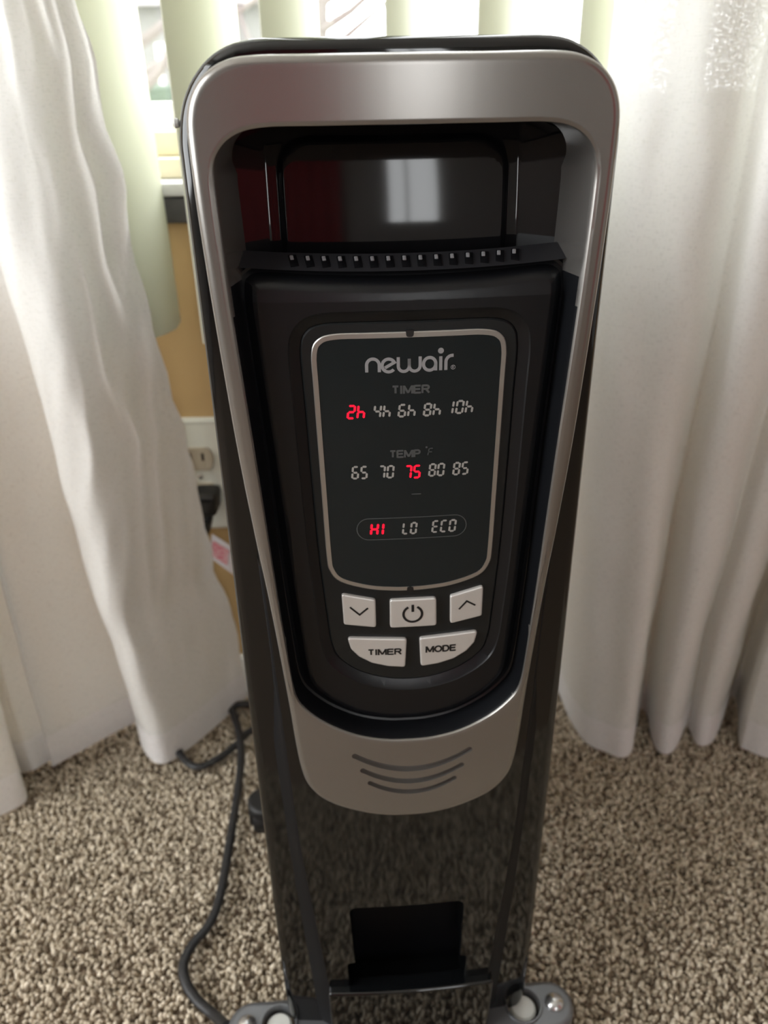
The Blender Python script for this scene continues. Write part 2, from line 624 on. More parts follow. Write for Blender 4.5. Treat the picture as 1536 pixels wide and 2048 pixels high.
def smile_slot(x0, z_end, z_mid, w):
    pts = []
    n = 20
    for k in range(n + 1):
        x = -x0 + 2 * x0 * k / n
        pts.append(Vector(((x + 1.6) / 1000, (z_mid + (z_end - z_mid) * (x / x0) ** 2) / 1000)))
    top = [p + Vector((0, w / 2000)) for p in pts]
    bot = [p - Vector((0, w / 2000)) for p in pts]
    r = w / 2000
    endr = [pts[-1] + Vector((math.cos(a) * r, math.sin(a) * r)) for a in (math.pi / 4, 0, -math.pi / 4)]
    endl = [pts[0] - Vector((math.cos(a) * r, math.sin(a) * r)) for a in (math.pi / 4, 0, -math.pi / 4)]
    return top + endr + bot[::-1] + endl


slot_loops = [smile_slot(30.3, 306.8, 296.3, 4.0), smile_slot(26.4, 296.2, 287.2, 3.7), smile_slot(22.8, 286.9, 279.2, 3.4)]
cutters = bmesh.new()
for lp_ in slot_loops:
    b2 = loft_plate(lp_, [(0, -0.0211), (0, -0.05)])
    tmp = bpy.data.meshes.new('tmp')
    bmesh.ops.recalc_face_normals(b2, faces=b2.faces)
    b2.to_mesh(tmp)
    b2.free()
    cutters.from_mesh(tmp)
    bpy.data.meshes.remove(tmp)
cut_me = bpy.data.meshes.new('slot_cutter')
cutters.to_mesh(cut_me)
cutters.free()
cut_ob = bpy.data.objects.new('slot_cutter', cut_me)
COL.objects.link(cut_ob)
cut_ob.parent = heater
md = bezel.modifiers.new('slots', 'BOOLEAN')
md.operation = 'DIFFERENCE'
md.object = cut_ob
md.solver = 'EXACT'
bpy.context.view_layer.update()
dg = bpy.context.evaluated_depsgraph_get()
new_me = bpy.data.meshes.new_from_object(bezel.evaluated_get(dg))
bezel.modifiers.clear()
bezel.data = new_me
new_me.polygons.foreach_set('use_smooth', [True] * len(new_me.polygons))
new_me.set_sharp_from_angle(angle=math.radians(30))
new_me.materials.append(M['matte'])                   # below the vent ledge the inner wall takes the same matte black as the panel
for pf in new_me.polygons:
    c_ = pf.center
    if c_.z < .552 and c_.z > .310 and c_.y > YF + .0020 + bulge(c_.x) and abs(c_.x) < .0685 and pf.normal.y > -.80:
        cx_ = np.interp(-c_.z * 1000, [-q[1] for q in inner_half], [q[0] for q in inner_half])
        if abs(c_.x) * 1000 < cx_ + 1.0:
            pf.material_index = 1
bpy.data.objects.remove(cut_ob, do_unlink=True)

# handle recess: glossy insert with slanted wings and a raised rounded pad -------
def smoothstep(a, b, t):
    t = max(0.0, min(1.0, (t - a) / (b - a)))
    return t * t * (3 - 2 * t)


def insert_y(xm, zm):
    """depth (mm) of the glossy insert at x, z (mm)"""
    ax = abs(xm + 2.0)
    y = 19.0 + (zm - 556) * 0.13 + 0.0026 * (zm - 583) ** 2 - 0.0007 * (52 ** 2 - min(ax, 52) ** 2)
    if ax > 53:
        y -= (ax - 53) * 0.62
    # pad: rounded rectangle |x|<47, z<600
    dx = ax - 35.0
    dz = zm - 588.5
    d = (math.hypot(dx, dz) if dx > 0 and dz > 0 else max(dx, dz)) - 12.0
    y -= 2.2 * (1 - smoothstep(-1.6, 1.6, d))
    return y


xs = sorted(set([round(v, 2) for v in list(np.linspace(-74, 74, 75)) + [s_ * v - 2 for s_ in (-1, 1) for v in
           (45.2, 45.6, 46, 46.4, 46.8, 47.2, 47.6, 48, 48.4, 48.8, 52.9, 53.1)]]))
zs = sorted(set([round(v, 2) for v in list(np.linspace(552, 610, 30)) + [598.8, 599.2, 599.6, 600, 600.4, 600.8, 601.2, 601.6, 602]]))
verts = [(x / 1000, insert_y(x, z) / 1000, z / 1000) for z in zs for x in xs]
nx = len(xs)
faces = [(j * nx + i, j * nx + i + 1, (j + 1) * nx + i + 1, (j + 1) * nx + i) for j in range(len(zs) - 1) for i in range(nx - 1)]
me = bpy.data.meshes.new('handle_recess')
me.from_pydata(verts, [], faces)
insert = link('handle_recess', me, 'gloss', heater, 28)

# vent ledge and its openings ---------------------------------------------------
def ledge_pt(xm, t):
    """t 0 = front lip, 1 = back, metres"""
    zf, zb = 553.8, 559.0
    y = -6.0 - 6.0 * (1 - (xm / 62) ** 2) + t * 10.0
    return Vector((xm / 1000, y / 1000, (zf + (zb - zf) * min(t, 1.0) + 1.6 * (xm / 62) ** 2 - max(0, t - 1) * 6) / 1000))


bm = bmesh.new()
NXL = 40
rows = []
for t in (0, 0.33, 0.66, 1.0, 1.15, 2.6):
    rows.append([bm.verts.new(ledge_pt(-66 + 132 * k / NXL, t)) for k in range(NXL + 1)])
for a, b in zip(rows, rows[1:]):
    for k in range(NXL):
        bm.faces.new((a[k], a[k + 1], b[k + 1], b[k]))
from_bm('vent_ledge', bm, 'vent_black', heater, 25)
bm = bmesh.new()
add_box(bm, -.0017, .0017, -.0036, .0036, -.0008, .0004, 0.0002)
tmp = from_bm('vent_slot', bm, 'dark', None, 40)
slot_me = tmp.data
bm = bmesh.new()
add_box(bm, -.0012, .0003, .0002, .0028, .0002, .0009, 0.0003)
tmp2 = from_bm('vent_rib', bm, 'vent_grey', None, 40)
rib_me = tmp2.data
bpy.data.objects.remove(tmp)
bpy.data.objects.remove(tmp2)
for k in range(15):
    xm = -44.5 + 90.0 * k / 14
    vo = link('vent_slot', slot_me, None, heater)
    vo.location = ledge_pt(xm, 0.52)
    vo.rotation_euler = (math.radians(27.5), 0, math.radians(-xm * 0.25))
    link('vent_rib', rib_me, None, vo)

# control panel (textured black) ------------------------------------------------
panel_half = [(0, 554.3), (35, 555.2), (57, 556.4), (65, 554), (68, 548), (67.6, 530), (64.2, 470), (60.8, 405), (59.2, 378), (57.8, 358.5), (56.1, 348),
              (51.8, 340), (42, 330.6), (27.5, 322.4), (12.5, 318.7), (0, 318)]
panel_loop = sym_loop(panel_half, 4)
recess_half = [(0, 534), (24, 534), (37, 533.4), (43.5, 530), (46, 522), (45.6, 500), (44, 430), (41.6, 388), (40.2, 372), (36.5, 362), (26, 353.5), (13, 348.8), (0, 347.4)]
recess_loop = sym_loop(recess_half, 4, 1.8)
YP = -0.0085


def panel_deform(x, z):
    y = bulge(x, .075, .006)
    zm = z * 1000
    if zm > 543:
        y += (zm - 543) * 0.00030
    elif zm > 537:
        y += 0.0012 * smoothstep(537, 542.8, zm) * 0
    return y


bm = loft_plate(panel_loop, [(0, 0.008), (0, -0.0042), (0.0012, -0.0036), (0.0030, -0.0040), (0.0050, YP + 0.0022), (0.0066, YP + 0.0006), (0.0085, YP)],
                [(recess_loop, [(-0.0008, YP + .0042), (0.0, YP + 0.0030), (0.0042, YP + 0.0007), (0.0048, YP)])],
                XC, [.543, .5424, .547, .551], panel_deform)
from_bm('control_panel', bm, 'matte', heater, 22)

# keypad plate inside the recess
YK = YP + 0.0026
bm = loft_plate(offset_loop(recess_loop, .0003), [(0, YK + .003), (0, YK + .0006), (0.0007, YK)], (), XC, None, lambda x, z: bulge(x, .075, .006))
keypad = from_bm('keypad_plate', bm, 'keypad', heater, 30)


def surf_y(x):
    return YK + bulge(x, .075, .006)


# display trim, glass
DC = 1.6
ring_half = [(0, 529.6), (18, 529.6), (31, 529.4), (37.8, 527.4), (41, 521.5), (41.0, 505), (40.3, 460), (39.7, 425), (38.6, 415.5), (33.5, 409), (20, 404.6), (8, 403.2), (0, 403)]
ring_loop = sym_loop(ring_half, 4, DC)
ring_in = offset_loop(ring_loop, 0.0023)
df_ = lambda x, z: bulge(x, .075, .006)
bm = loft_plate(ring_loop, [(0, YK + .001), (0, YK - .0006), (0.0004, YK - .0009)], [(ring_in, [(0, YK + .001), (0, YK - .0009)])], XC, None, df_)
trim = from_bm('display_trim', bm, 'trim', heater, 30)
bm = loft_plate(ring_in, [(0, YK + .001), (0, YK - .0007)], (), XC, None, df_)
glass = from_bm('display_glass', bm, 'glass_black', heater, 30)
for zc, s_ in ((528.9, 1), (403.9, -1)):
    lp_ = rounded_loop([(DC - 1.5, zc - 1.4 * s_), (DC + 1.5, zc - 1.4 * s_), (DC + 1.7, zc + 1.4 * s_), (DC - 1.7, zc + 1.4 * s_)], [1.2, 1.2, .1, .1])
    bm = loft_plate(lp_, [(0, YK), (0, YK - .0012)], (), None, None, df_)
    from_bm('trim_notch', bm, 'ink', trim)

YG = YK - .0007        # glass surface


def lift(bm, ybase, h=0.00012):
    """flat xz shapes (y=0) onto the curved face"""
    for v in bm.verts:
        v.co.y = ybase + bulge(v.co.x, .075, .006) - h


def stroke_faces(bm, pts, w, closed=False, n=1):
    """ribbon of width w along pts (mm)"""
    P0 = [Vector(p) for p in pts]
    P = []
    for i in range(len(P0)):
        P.append(P0[i])
        if i < len(P0) - 1 or closed:
            q = P0[(i + 1) % len(P0)]
            k = int((q - P0[i]).length / 1.6)
            P += [P0[i].lerp(q, (m_ + 1) / (k + 1)) for m_ in range(k)]
    L, Rr = [], []
    N = len(P)
    for i in range(N):
        a = P[i - 1] if (i > 0 or closed) else P[i]
        b = P[(i + 1) % N] if (i < N - 1 or closed) else P[i]
        t0 = (P[i] - a)
        t1 = (b - P[i])
        if t0.length < 1e-9: t0 = t1
        if t1.length < 1e-9: t1 = t0
        t0 = t0.normalized(); t1 = t1.normalized()
        t = (t0 + t1)
        t = t.normalized() if t.length > 1e-6 else t1
        nrm = Vector((-t.y, t.x))
        k = w / 2 / max(0.5, nrm.dot(Vector((-t1.y, t1.x))))
        L.append(bm.verts.new(((P[i].x + nrm.x * k) / 1000, 0, (P[i].y + nrm.y * k) / 1000)))
        Rr.append(bm.verts.new(((P[i].x - nrm.x * k) / 1000, 0, (P[i].y - nrm.y * k) / 1000)))
    for i in range(N if closed else N - 1):
        j = (i + 1) % N
        bm.faces.new((L[i], L[j], Rr[j], Rr[i]))


def disc_faces(bm, c_, r, n=20):
    bm.faces.new([bm.verts.new(((c_[0] + r * math.cos(2 * math.pi * k / n)) / 1000, 0, (c_[1] + r * math.sin(2 * math.pi * k / n)) / 1000)) for k in range(n)])


def arc(cx, cy, rx, ry, a0, a1, n=16):
    return [(cx + rx * math.cos(math.radians(a0 + (a1 - a0) * k / n)), cy + ry * math.sin(math.radians(a0 + (a1 - a0) * k / n))) for k in range(n + 1)]


def finish_flat(name, bm, ybase, material, parent, h=0.00012):
    lift(bm, ybase, h)
    me = bpy.data.meshes.new(name)
    for f in bm.faces:
        f.normal_update()
        if f.normal.y > 0:
            f.normal_flip()
    bm.to_mesh(me)
    bm.free()
    return link(name, me, material, parent)


GLYPH = {'T': (.80, [[(0, 1), (1, 1)], [(.5, 1), (.5, 0)]], 1), 'I': (.16, [[(.5, 1.09), (.5, -.09)]], 0),
         'M': (1.12, [[(0, -.09), (0, 1.09)], [(1, -.09), (1, 1.09)], [(.04, 1.0), (.5, .02)], [(.96, 1.0), (.5, .02)]], 0),
         'E': (.82, [[(0, -.09), (0, 1.09)], [(0, 1), (1.06, 1)], [(0, .52), (.98, .52)], [(0, 0), (1.1, 0)]], 0),
         'R': (.92, [[(0, -.09), (0, 1.09)], [(0, 1)] + arc(.58, .75, .36, .25, 90, -90, 10) + [(0, .5)], [(.5, .5), (1.0, -.07)]], 0),
         'P': (.86, [[(0, -.09), (0, 1.09)], [(0, 1)] + arc(.58, .73, .36, .27, 90, -90, 10) + [(0, .46)]], 0),
         'D': (.92, [[(0, -.09), (0, 1.09)], [(0, 1)] + arc(.48, .5, .5, .5, 90, -90, 14) + [(0, 0)]], 0),
         'O': (1.05, [arc(.5, .5, .5, .5, 0, 360, 28)], 0)}


def text_part(name, word, cx, cz, height, material, parent, ybase, width, weight=.22):
    """bold grotesque capitals as strokes, width in mm"""
    bm = bmesh.new()
    th = height * weight
    hh = height - th
    gap = .29
    tot = sum(GLYPH[c_][0] for c_ in word) + gap * (len(word) - 1)
    un = (width - th) / tot
    x = cx - width / 2 + th / 2
    for c_ in word:
        w, strokes, _ = GLYPH[c_]
        for st in strokes:
            stroke_faces(bm, [(x + p[0] * w * un, cz - hh / 2 + p[1] * hh) for p in st], th)
        x += (w + gap) * un
    return finish_flat(name, bm, ybase, material, parent)


# brand lettering drawn as strokes (x-height 6.6 mm)
W_ = 1.35
bm = bmesh.new()
zb = 512.9
X = -16.6
H_ = 6.3
hr = 2.65
# n
stroke_faces(bm, [(X, zb)] + [(X, zb + H_ - hr - .6)] + arc(X + hr, zb + H_ - hr - .6, hr, hr, 180, 0)[1:] + [(X + 2 * hr, zb)], W_)
# e
ex = X + 2 * hr + 3.95
stroke_faces(bm, arc(ex, zb + 2.75, 2.75, 2.75, -40, -332, 30) + [(ex - 1.6, zb + 1.75)], W_)
# w
wx = ex + 4.05
stroke_faces(bm, [(wx, zb + 6.2), (wx, zb + 2.3)] + arc(wx + 2.3, zb + 2.3, 2.3, 2.3, 180, 360)[1:] + [(wx + 4.6, zb + 5.4)], W_)
stroke_faces(bm, [(wx + 4.6, zb + 5.4), (wx + 4.6, zb + 2.3)] + arc(wx + 6.9, zb + 2.3, 2.3, 2.3, 180, 360)[1:] + [(wx + 9.2, zb + 6.2)], W_)
# a
axx = wx + 13.2
stroke_faces(bm, arc(axx, zb + 2.85, 2.6, 2.75, 0, 360, 28)[:-1], W_, True)
stroke_faces(bm, [(axx + 2.6, zb + 3.2), (axx + 2.6, zb - .1)], W_)
# i
ix = axx + 4.7
stroke_faces(bm, [(ix, zb - .1), (ix, zb + 5.9)], W_)
disc_faces(bm, (ix, zb + 8.3), 1.25)
# r
rx = ix + 2.2
stroke_faces(bm, [(rx, zb - .1), (rx, zb + 3.4)] + arc(rx + 2.7, zb + 3.4, 2.7, 2.7, 180, 95)[1:] + [(rx + 3.2, zb + 6.1)], W_)
# registered mark
stroke_faces(bm, arc(rx + 3.1, zb + 1.0, .9, .9, 0, 360, 16)[:-1], .22, True)
stroke_faces(bm, [(rx + 2.8, zb + .5), (rx + 2.8, zb + 1.5), (rx + 3.3, zb + 1.4), (rx + 3.3, zb + 1.05), (rx + 2.8, zb + 1.0), (rx + 3.4, zb + .5)], .2)
logo_end = rx + 4.0
finish_flat('brand_lettering', bm, YG, 'logo', glass)

text_part('timer_heading', 'TIMER', 2.0, 504.9, 4.0, 'faint', glass, YG, 16.6, .23)
text_part('temperature_heading', 'TEMP', -0.6, 475.3, 3.9, 'faint', glass, YG, 14.2, .23)

SEG = {'0': 'abcdef', '1': 'bc', '2': 'abged', '4': 'fgbc', '5': 'afgcd', '6': 'afgedc', '7': 'abc', '8': 'abcdefg',
       'h': 'fgec', 'H': 'fgebc', 'I': 'bc', 'L': 'fed', 'O': 'abcdef', 'E': 'afged', 'C': 'afed', 'F': 'afge'}


def seg_word(name, s, x0, x1, z0, z1, material, slant=0.13, thick=0.95, lit=False):
    """seven-segment letters filling x0..x1, z0..z1 in mm"""
    bm = bmesh.new()
    H = z1 - z0
    adv = []
    for ch in s:
        adv.append(0.35 if ch in '1I' else 1.0)
    gap = 0.56
    tot = sum(adv) + gap * (len(s) - 1)
    unit = (x1 - x0 - slant * H - thick) / tot
    x = x0 + thick / 2
    hw = thick / 2
    for ch, a in zip(s, adv):
        w = unit
        if ch in '1I':
            xr = x + unit * 0.3
            xl = xr - w
        else:
            xl, xr = x, x + w
        zt, zm_, zd = z1 - hw, (z0 + z1) / 2, z0 + hw
        g = thick * (0.42 if lit else .62)
        S = {'a': ((xl + g, zt), (xr - g, zt)), 'd': ((xl + g, zd), (xr - g, zd)), 'g': ((xl + g, zm_), (xr - g, zm_)),
             'f': ((xl, zm_ + g), (xl, zt - g * .6)), 'e': ((xl, zd + g * .6), (xl, zm_ - g)),
             'b': ((xr, zm_ + g), (xr, zt - g * .6)), 'c': ((xr, zd + g * .6), (xr, zm_ - g))}
        for k in SEG[ch]:
            (ax_, az), (bx, bz) = S[k]
            A, B = Vector((ax_ + (az - z0) * slant, az)), Vector((bx + (bz - z0) * slant, bz))
            t = (B - A).normalized()
            n = Vector((-t.y, t.x))
            q = [A - t * hw * .75, A + n * hw, B + n * hw, B + t * hw * .75, B - n * hw, A - n * hw]
            bm.faces.new([bm.verts.new((v.x / 1000, 0, v.y / 1000)) for v in q])
        x += (a + gap) * unit
    return finish_flat(name, bm, YG, material, glass, 0.0002 if lit else 0.00012)


seg_word('lit_timer_digits', '2h', -26.0, -17.2, 492.2, 498.8, 'led', thick=1.02, lit=True)
for s, a, b in (('4h', -14.6, -6.2), ('6h', -4.0, 4.6), ('8h', 7.0, 15.6), ('10h', 18.6, 29.8)):
    seg_word('timer_digits', s, a, b, 492.4 if s != '10h' else 492.8, 498.6 if s != '10h' else 499.2, 'segment')
seg_word('degree_letter', 'F', 9.2, 12.2, 473.8, 477.6, 'faint', 0.2, 0.45)
bm = bmesh.new()
disc_faces(bm, (8.9, 478.0), 0.5, 10)
finish_flat('degree_mark', bm, YG, 'faint', glass)
for s, a, b in (('65', -25.0, -17.0), ('70', -13.2, -5.2), ('80', 9.6, 17.6), ('85', 20.6, 28.6)):
    seg_word('temperature_digits', s, a, b, 463.5, 470.1, 'segment', 0.1)
seg_word('lit_temperature_digits', '75', -1.4, 6.8, 463.0, 469.8, 'led', 0.1, 1.02, lit=True)
bm = bmesh.new()
stroke_faces(bm, [(2.2, 455.2), (6.6, 455.2)], 0.45)
finish_flat('display_dash', bm, YG, 'faint', glass)
seg_word('lit_mode_letters', 'HI', -17.4, -10.0, 434.4, 441.0, 'led', 0.1, 1.15, lit=True)
seg_word('mode_letters', 'LO', -2.4, 5.2, 434.3, 440.8, 'segment', 0.1)
seg_word('mode_letters', 'ECO', 11.4, 23.6, 434.4, 441.1, 'segment', 0.1)
bm = bmesh.new()
cap_pts = arc(-17.6, 437.7, 5.6, 5.6, 90, 270) + arc(22.4, 437.7, 5.6, 5.6, -90, 90)
stroke_faces(bm, cap_pts, 0.42, True)
finish_flat('mode_capsule', bm, YG, 'faint', glass)

# buttons
KC = 2.9


def button(name, pts, r, material='button'):
    lp_ = rounded_loop([(x + KC, z) for x, z in pts], r, 5)
    lp2 = offset_loop(lp_, -0.0007)
    bm = loft_plate(lp2, [(0, YK), (0, YK - .00015)], (), None, None, df_)
    bm2 = loft_plate(lp_, round_profile(YK - .0020, .0007, YK + .0005, 3), (), XC, None, df_)
    b = from_bm(name, bm2, material, heater, 35)
    from_bm('button_gap', bm, 'ink', b)
    return b


YB = YK - .0020
b = button('down_button', [(-34.8, 402.6), (-18.4, 398.9), (-18.4, 382.5), (-34.4, 384.6)], 1.4)
bm = bmesh.new()
stroke_faces(bm, [(-31 + KC, 395.2), (-26.4 + KC, 390.6), (-22.2 + KC, 394.5)], .95)
finish_flat('down_arrow', bm, YB, 'ink', b)
b = button('power_button', [(-11.4, 398.5), (11.4, 398.5), (11.8, 381.9), (-11.5, 381.9)], 1.6)
bm = bmesh.new()
stroke_faces(bm, arc(KC - .2, 389.9, 4.6, 4.6, 118, 422, 30), 1.25)
stroke_faces(bm, [(KC - .2, 391.2), (KC - .2, 395.4)], 1.3)
finish_flat('power_symbol', bm, YB, 'ink', b)
b = button('up_button', [(18.3, 398.9), (34.7, 403.2), (34.7, 385.6), (18.6, 382.4)], 1.4)
bm = bmesh.new()
stroke_faces(bm, [(22.8 + KC, 390.9), (26.6 + KC, 395.4), (31 + KC, 392.5)], .95)
finish_flat('up_arrow', bm, YB, 'ink', b)


def lower_button(sgn):
    pts = [(3.2, 374.7), (33.0, 376.4), (31.4, 369.5), (27.5, 364.6), (21, 360.4), (13, 358.0), (4.0, 356.9)]
    return [(x * sgn, z) for x, z in pts]


b = button('timer_button', lower_button(-1), [1.6, 1.6, 3, 5, 5, 5, 1.6])
text_part('timer_caption', 'TIMER', -14.4 + KC, 367.4, 4.0, 'ink', b, YB, 17.4)
b = button('mode_button', lower_button(1), [1.6, 1.6, 3, 5, 5, 5, 1.6])
text_part('mode_caption', 'MODE', 14.2 + KC, 367.6, 4.3, 'ink', b, YB, 15.8)

# edge nub, fins, rear cap, feet ------------------------------------------------
lathe('edge_nub', [(0.0012, 0), (0.0018, .0008), (0.0016, .002), (.0006, .0026)], 'cap_white', heater, 12, 'x', (-.0866, .004, .6075)).scale = (1, 1, 1)
fin_half = [(0, 608), (40, 608), (60, 604), (70, 590), (72, 560), (72, 340), (72, 110), (69, 84), (58, 72), (30, 70), (0, 70)]
fin_loop = sym_loop(fin_half, 3)


def fin_deform(x, z):
    return -0.005 * (math.exp(-((abs(x) - .036) / .012) ** 2))


bm = loft_plate(fin_loop, [(0, .0006), (0.001, -.0006)], (), np.arange(-.066, .067, .006), None, None)
for v in bm.verts:
    k = math.exp(-((abs(v.co.x) - .036) / .011) ** 2) * smoothstep(.09, .14, v.co.z) * (1 - smoothstep(.55, .59, v.co.z))
    v.co.y *= 1 + 10 * k
fin = from_bm('radiator_fin', bm, 'fin', heater, 40)
fin.location = (0, .052, 0)
for k in range(1, 6):
    f2 = fin.copy()
    COL.objects.link(f2)
    f2.parent = heater
    f2.location = (0, .052 + .030 * k, 0)
bm = loft_plate(sym_loop([(x * .95, 320 + (z - 320) * .97) for x, z in shell_half], 3), round_profile(-.012, .008, .006), (), None, None, None)
rc = from_bm('rear_cover', bm, 'gloss_shell', heater, 40)
rc.location = (0, .232, 0)
rc.rotation_euler = (0, 0, math.pi)
rc.location = (0, .228, 0)
for zz in (.14, .54):
    tube('oil_pipe', [(0, .022, zz), (0, .225, zz)], .016, 'fin', heater, 16)


def foot_bracket(y, material, hw=.1245, wx=.1105):
    br_loop = []
    r = .0172
    pts = [Vector((hw - r + r * math.cos(a), r * math.sin(a))) for a in np.linspace(-math.pi / 2, math.pi / 2, 14)] + \
          [Vector((-hw + r + r * math.cos(a), r * math.sin(a))) for a in np.linspace(math.pi / 2, 3 * math.pi / 2, 14)]
    holes = []
    for s_ in (-1, 1):
        holes.append(([Vector((s_ * .088 + .0115 * math.cos(a), .0115 * math.sin(a))) for a in np.linspace(0, 2 * math.pi, 25)[:-1]],
                      [(0, .010), (0.0, .0006), (.0006, -.0012), (.0016, -.0012), (.0022, 0.0)]))
    bm = loft_plate(pts, round_profile(0.0, .0035, .010, 3), holes)
    # plate was built in xz facing -y: lay it flat facing up
    for v in bm.verts:
        x, yy, z = v.co
        v.co = Vector((x, z, -yy))
    o = from_bm('foot_bracket', bm, material, heater, 35)
    o.location = (-.004, y, .036)
    for s_ in (-1, 1):
        if material == 'steel':
            lathe('bolt', [(.0072, -.001), (.0070, .001), (.0058, .003), (.0032, .0045), (.0006, .005)], 'bolt', o, 20, 'z', (s_ * wx, 0, 0))
        lathe('pivot_cap', [(.0095, -.010), (.0092, -.004), (.0078, -.0025), (.0006, -.002)], 'cap_white', o, 20, 'z', (s_ * .088, 0, 0))
        fork = bmesh.new()
        add_box(fork, s_ * wx - .012, s_ * wx - .009, -.010, .010, -.024, -.009, .001)
        add_box(fork, s_ * wx + .009, s_ * wx + .012, -.010, .010, -.024, -.009, .001)
        from_bm('caster_fork', fork, 'rubber', o, 40)
        lathe('caster_wheel', [(.010, -.0085), (.0155, -.0080), (.0168, -.006), (.0168, .006), (.0155, .0080), (.010, .0085)],
              'rubber', o, 24, 'x', (s_ * wx, 0, -.0192))
    return o


foot_bracket(-.0040, 'steel')
foot_bracket(.2000, 'rubber', .130, .1165)
box('foot_mount', -.040, .040, -.008, .024, .020, .040, 'dark', heater, .002)
box('foot_mount', -.040, .040, .190, .224, .020, .075, 'dark', heater, .002)

# power cord with warning tag ---------------------------------------------------
heater_inv = (Matrix.Translation((HX, HY, 0)) @ Matrix.Rotation(HYAW, 4, 'Z')).inverted()


def to_heater(p):
    return heater_inv @ Vector(p)


cord_px = [(452, 2052, .030), (428, 2030, .018), (394, 2000, .014), (372, 1965, .013), (367, 1928, .013), (386, 1888, .013), (418, 1850, .013), (438, 1800, .013), (452, 1730, .013),
           (465, 1650, .013), (476, 1580, .014), (482, 1520, .016), (479, 1470, .016), (468, 1430, .014), (464, 1420, .013), (478, 1409, .013), (512, 1410, .013), (545, 1420, .013),
           (548, 1440, .013), (500, 1462, .013), (472, 1490, .013), (436, 1517, .013), (396, 1534, .013), (368, 1518, .013), (354, 1490, .013), (362, 1455, .013)]
cord_pts = [to_heater(on_z(*p)) for p in cord_px]
# up the wall behind the curtain to the socket
PLUG = on_y(407, 985, WALL_Y - .03)
cord_pts += [to_heater(q) for q in ((-.235, .66, .03), (-.215, .682, .09), (-.196, .684, .15), (PLUG.x, .684, PLUG.z - .03))]
cord = tube('power_cord', catmull(cord_pts, 8), .0041, 'cord', heater, 10, 0.8)

# the tag hangs on the cord near the wall
tg = [on_y(424, 1068, .702), on_y(462, 1092, .697), on_y(470, 1152, .693), on_y(418, 1114, .700)]
me = bpy.data.meshes.new('warning_tag')
n_ = (tg[1] - tg[0]).cross(tg[3] - tg[0]).normalized() * .0006
vs = [to_heater(q) for q in tg] + [to_heater(q + n_) for q in tg]
me.from_pydata(vs, [], [(0, 1, 2, 3), (7, 6, 5, 4), (0, 4, 5, 1), (1, 5, 6, 2), (2, 6, 7, 3), (3, 7, 4, 0)])
mt = mat('tag_paper', (0.80, 0.76, 0.78), 0.6)
nt = mt.node_tree
tc = nt.nodes.new('ShaderNodeTexCoord')
mp = nt.nodes.new('ShaderNodeMapping')
wv = nt.nodes.new('ShaderNodeTexNoise')
wv.inputs['Scale'].default_value = 1.0
mp.inputs['Scale'].default_value = (150, 150, 420)
cr = nt.nodes.new('ShaderNodeValToRGB')
cr.color_ramp.elements[0].position = .42
cr.color_ramp.elements[0].color = (.72, .22, .26, 1)
cr.color_ramp.elements[1].position = .62
cr.color_ramp.elements[1].color = (.80, .52, .55, 1)
nt.links.new(tc.outputs['Object'], mp.inputs['Vector'])
nt.links.new(mp.outputs['Vector'], wv.inputs['Vector'])
nt.links.new(wv.outputs['Fac'], cr.inputs['Fac'])
red_print = mt.copy()
red_print.name = 'tag_red_print'
red_print.node_tree.links.new(red_print.node_tree.nodes['Color Ramp'].outputs['Color'],
                              red_print.node_tree.nodes['Principled BSDF'].inputs['Base Color'])
tag_o = link('warning_tag', me, mt, cord)
tag_o['label'] = 'white paper tag with red print'
fr = lambda a, b: tg[0] + (tg[1] - tg[0]) * a + (tg[3] - tg[0]) * b - n_ * 1.2 * (1 if n_.y > 0 else -1)
me = bpy.data.meshes.new('tag_print')
me.from_pydata([to_heater(fr(*q)) for q in ((.08, .22), (.95, .22), (.95, .86), (.08, .86))], [], [(0, 1, 2, 3)])
me.materials.append(red_print)
link('tag_print', me, None, cord)

# ------------------------------------------------------------------ wall outlet and plug
oc = on_y(402, 948, WALL_Y)
outlet = tag(empty('wall_outlet', (oc.x, WALL_Y, oc.z)), 'white wall outlet plate with two beige sockets behind the curtain edge', 'outlet')
pl_loop = rounded_loop([(-40, 62), (40, 62), (40, -62), (-40, -62)], 4)
bm = loft_plate(pl_loop, round_profile(-.006, .004, 0.0, 3))
from_bm('cover_plate', bm, 'plate', outlet, 40)
for zc in (.0195, -.0195):
    lp_ = [Vector((.017 * math.cos(a), max(-.0125, min(.0125, .017 * math.sin(a))) + zc)) for a in np.linspace(0, 2 * math.pi, 41)[:-1]]
    sk = from_bm('socket', loft_plate(lp_, round_profile(-.0085, .001, -.004, 2)), 'socket', outlet, 40)
    for sx in (-.0062, .0062):
        box('slot_hole', sx - .0012, sx + .0012, -.0088, -.0083, zc - .001, zc + .007, 'dark', sk)
lathe('screw', [(.0035, .005), (.0034, .0068), (.0006, .0072)], 'bolt', outlet, 12, 'y', (0, 0, 0))

plug = tag(empty('power_plug', (PLUG.x, WALL_Y - .0085, oc.z - .0195)), 'black power plug pushed into the lower socket of the outlet', 'plug')
bm = loft_plate(rounded_loop([(-13, 11), (13, 11), (10, -14), (-9, -14)], 5), round_profile(-.026, .006, -.0004, 3))
from_bm('plug_body', bm, 'rubber', plug, 40)
tube('strain_relief', [(0, -.014, -.010), (-.001, -.018, -.020), (-.003, -.021, -.032)], [.0065, .0055, .004], 'rubber', plug, 12)

# ------------------------------------------------------------------ vertical blind
blind = tag(empty('vertical_blind', (0, .662, 0.44)), 'cream vinyl vertical blind with slats turned open in front of window', 'window blind')
SL_W, SL_SAG, SL_TOP = .089, .0085, CEIL - .03


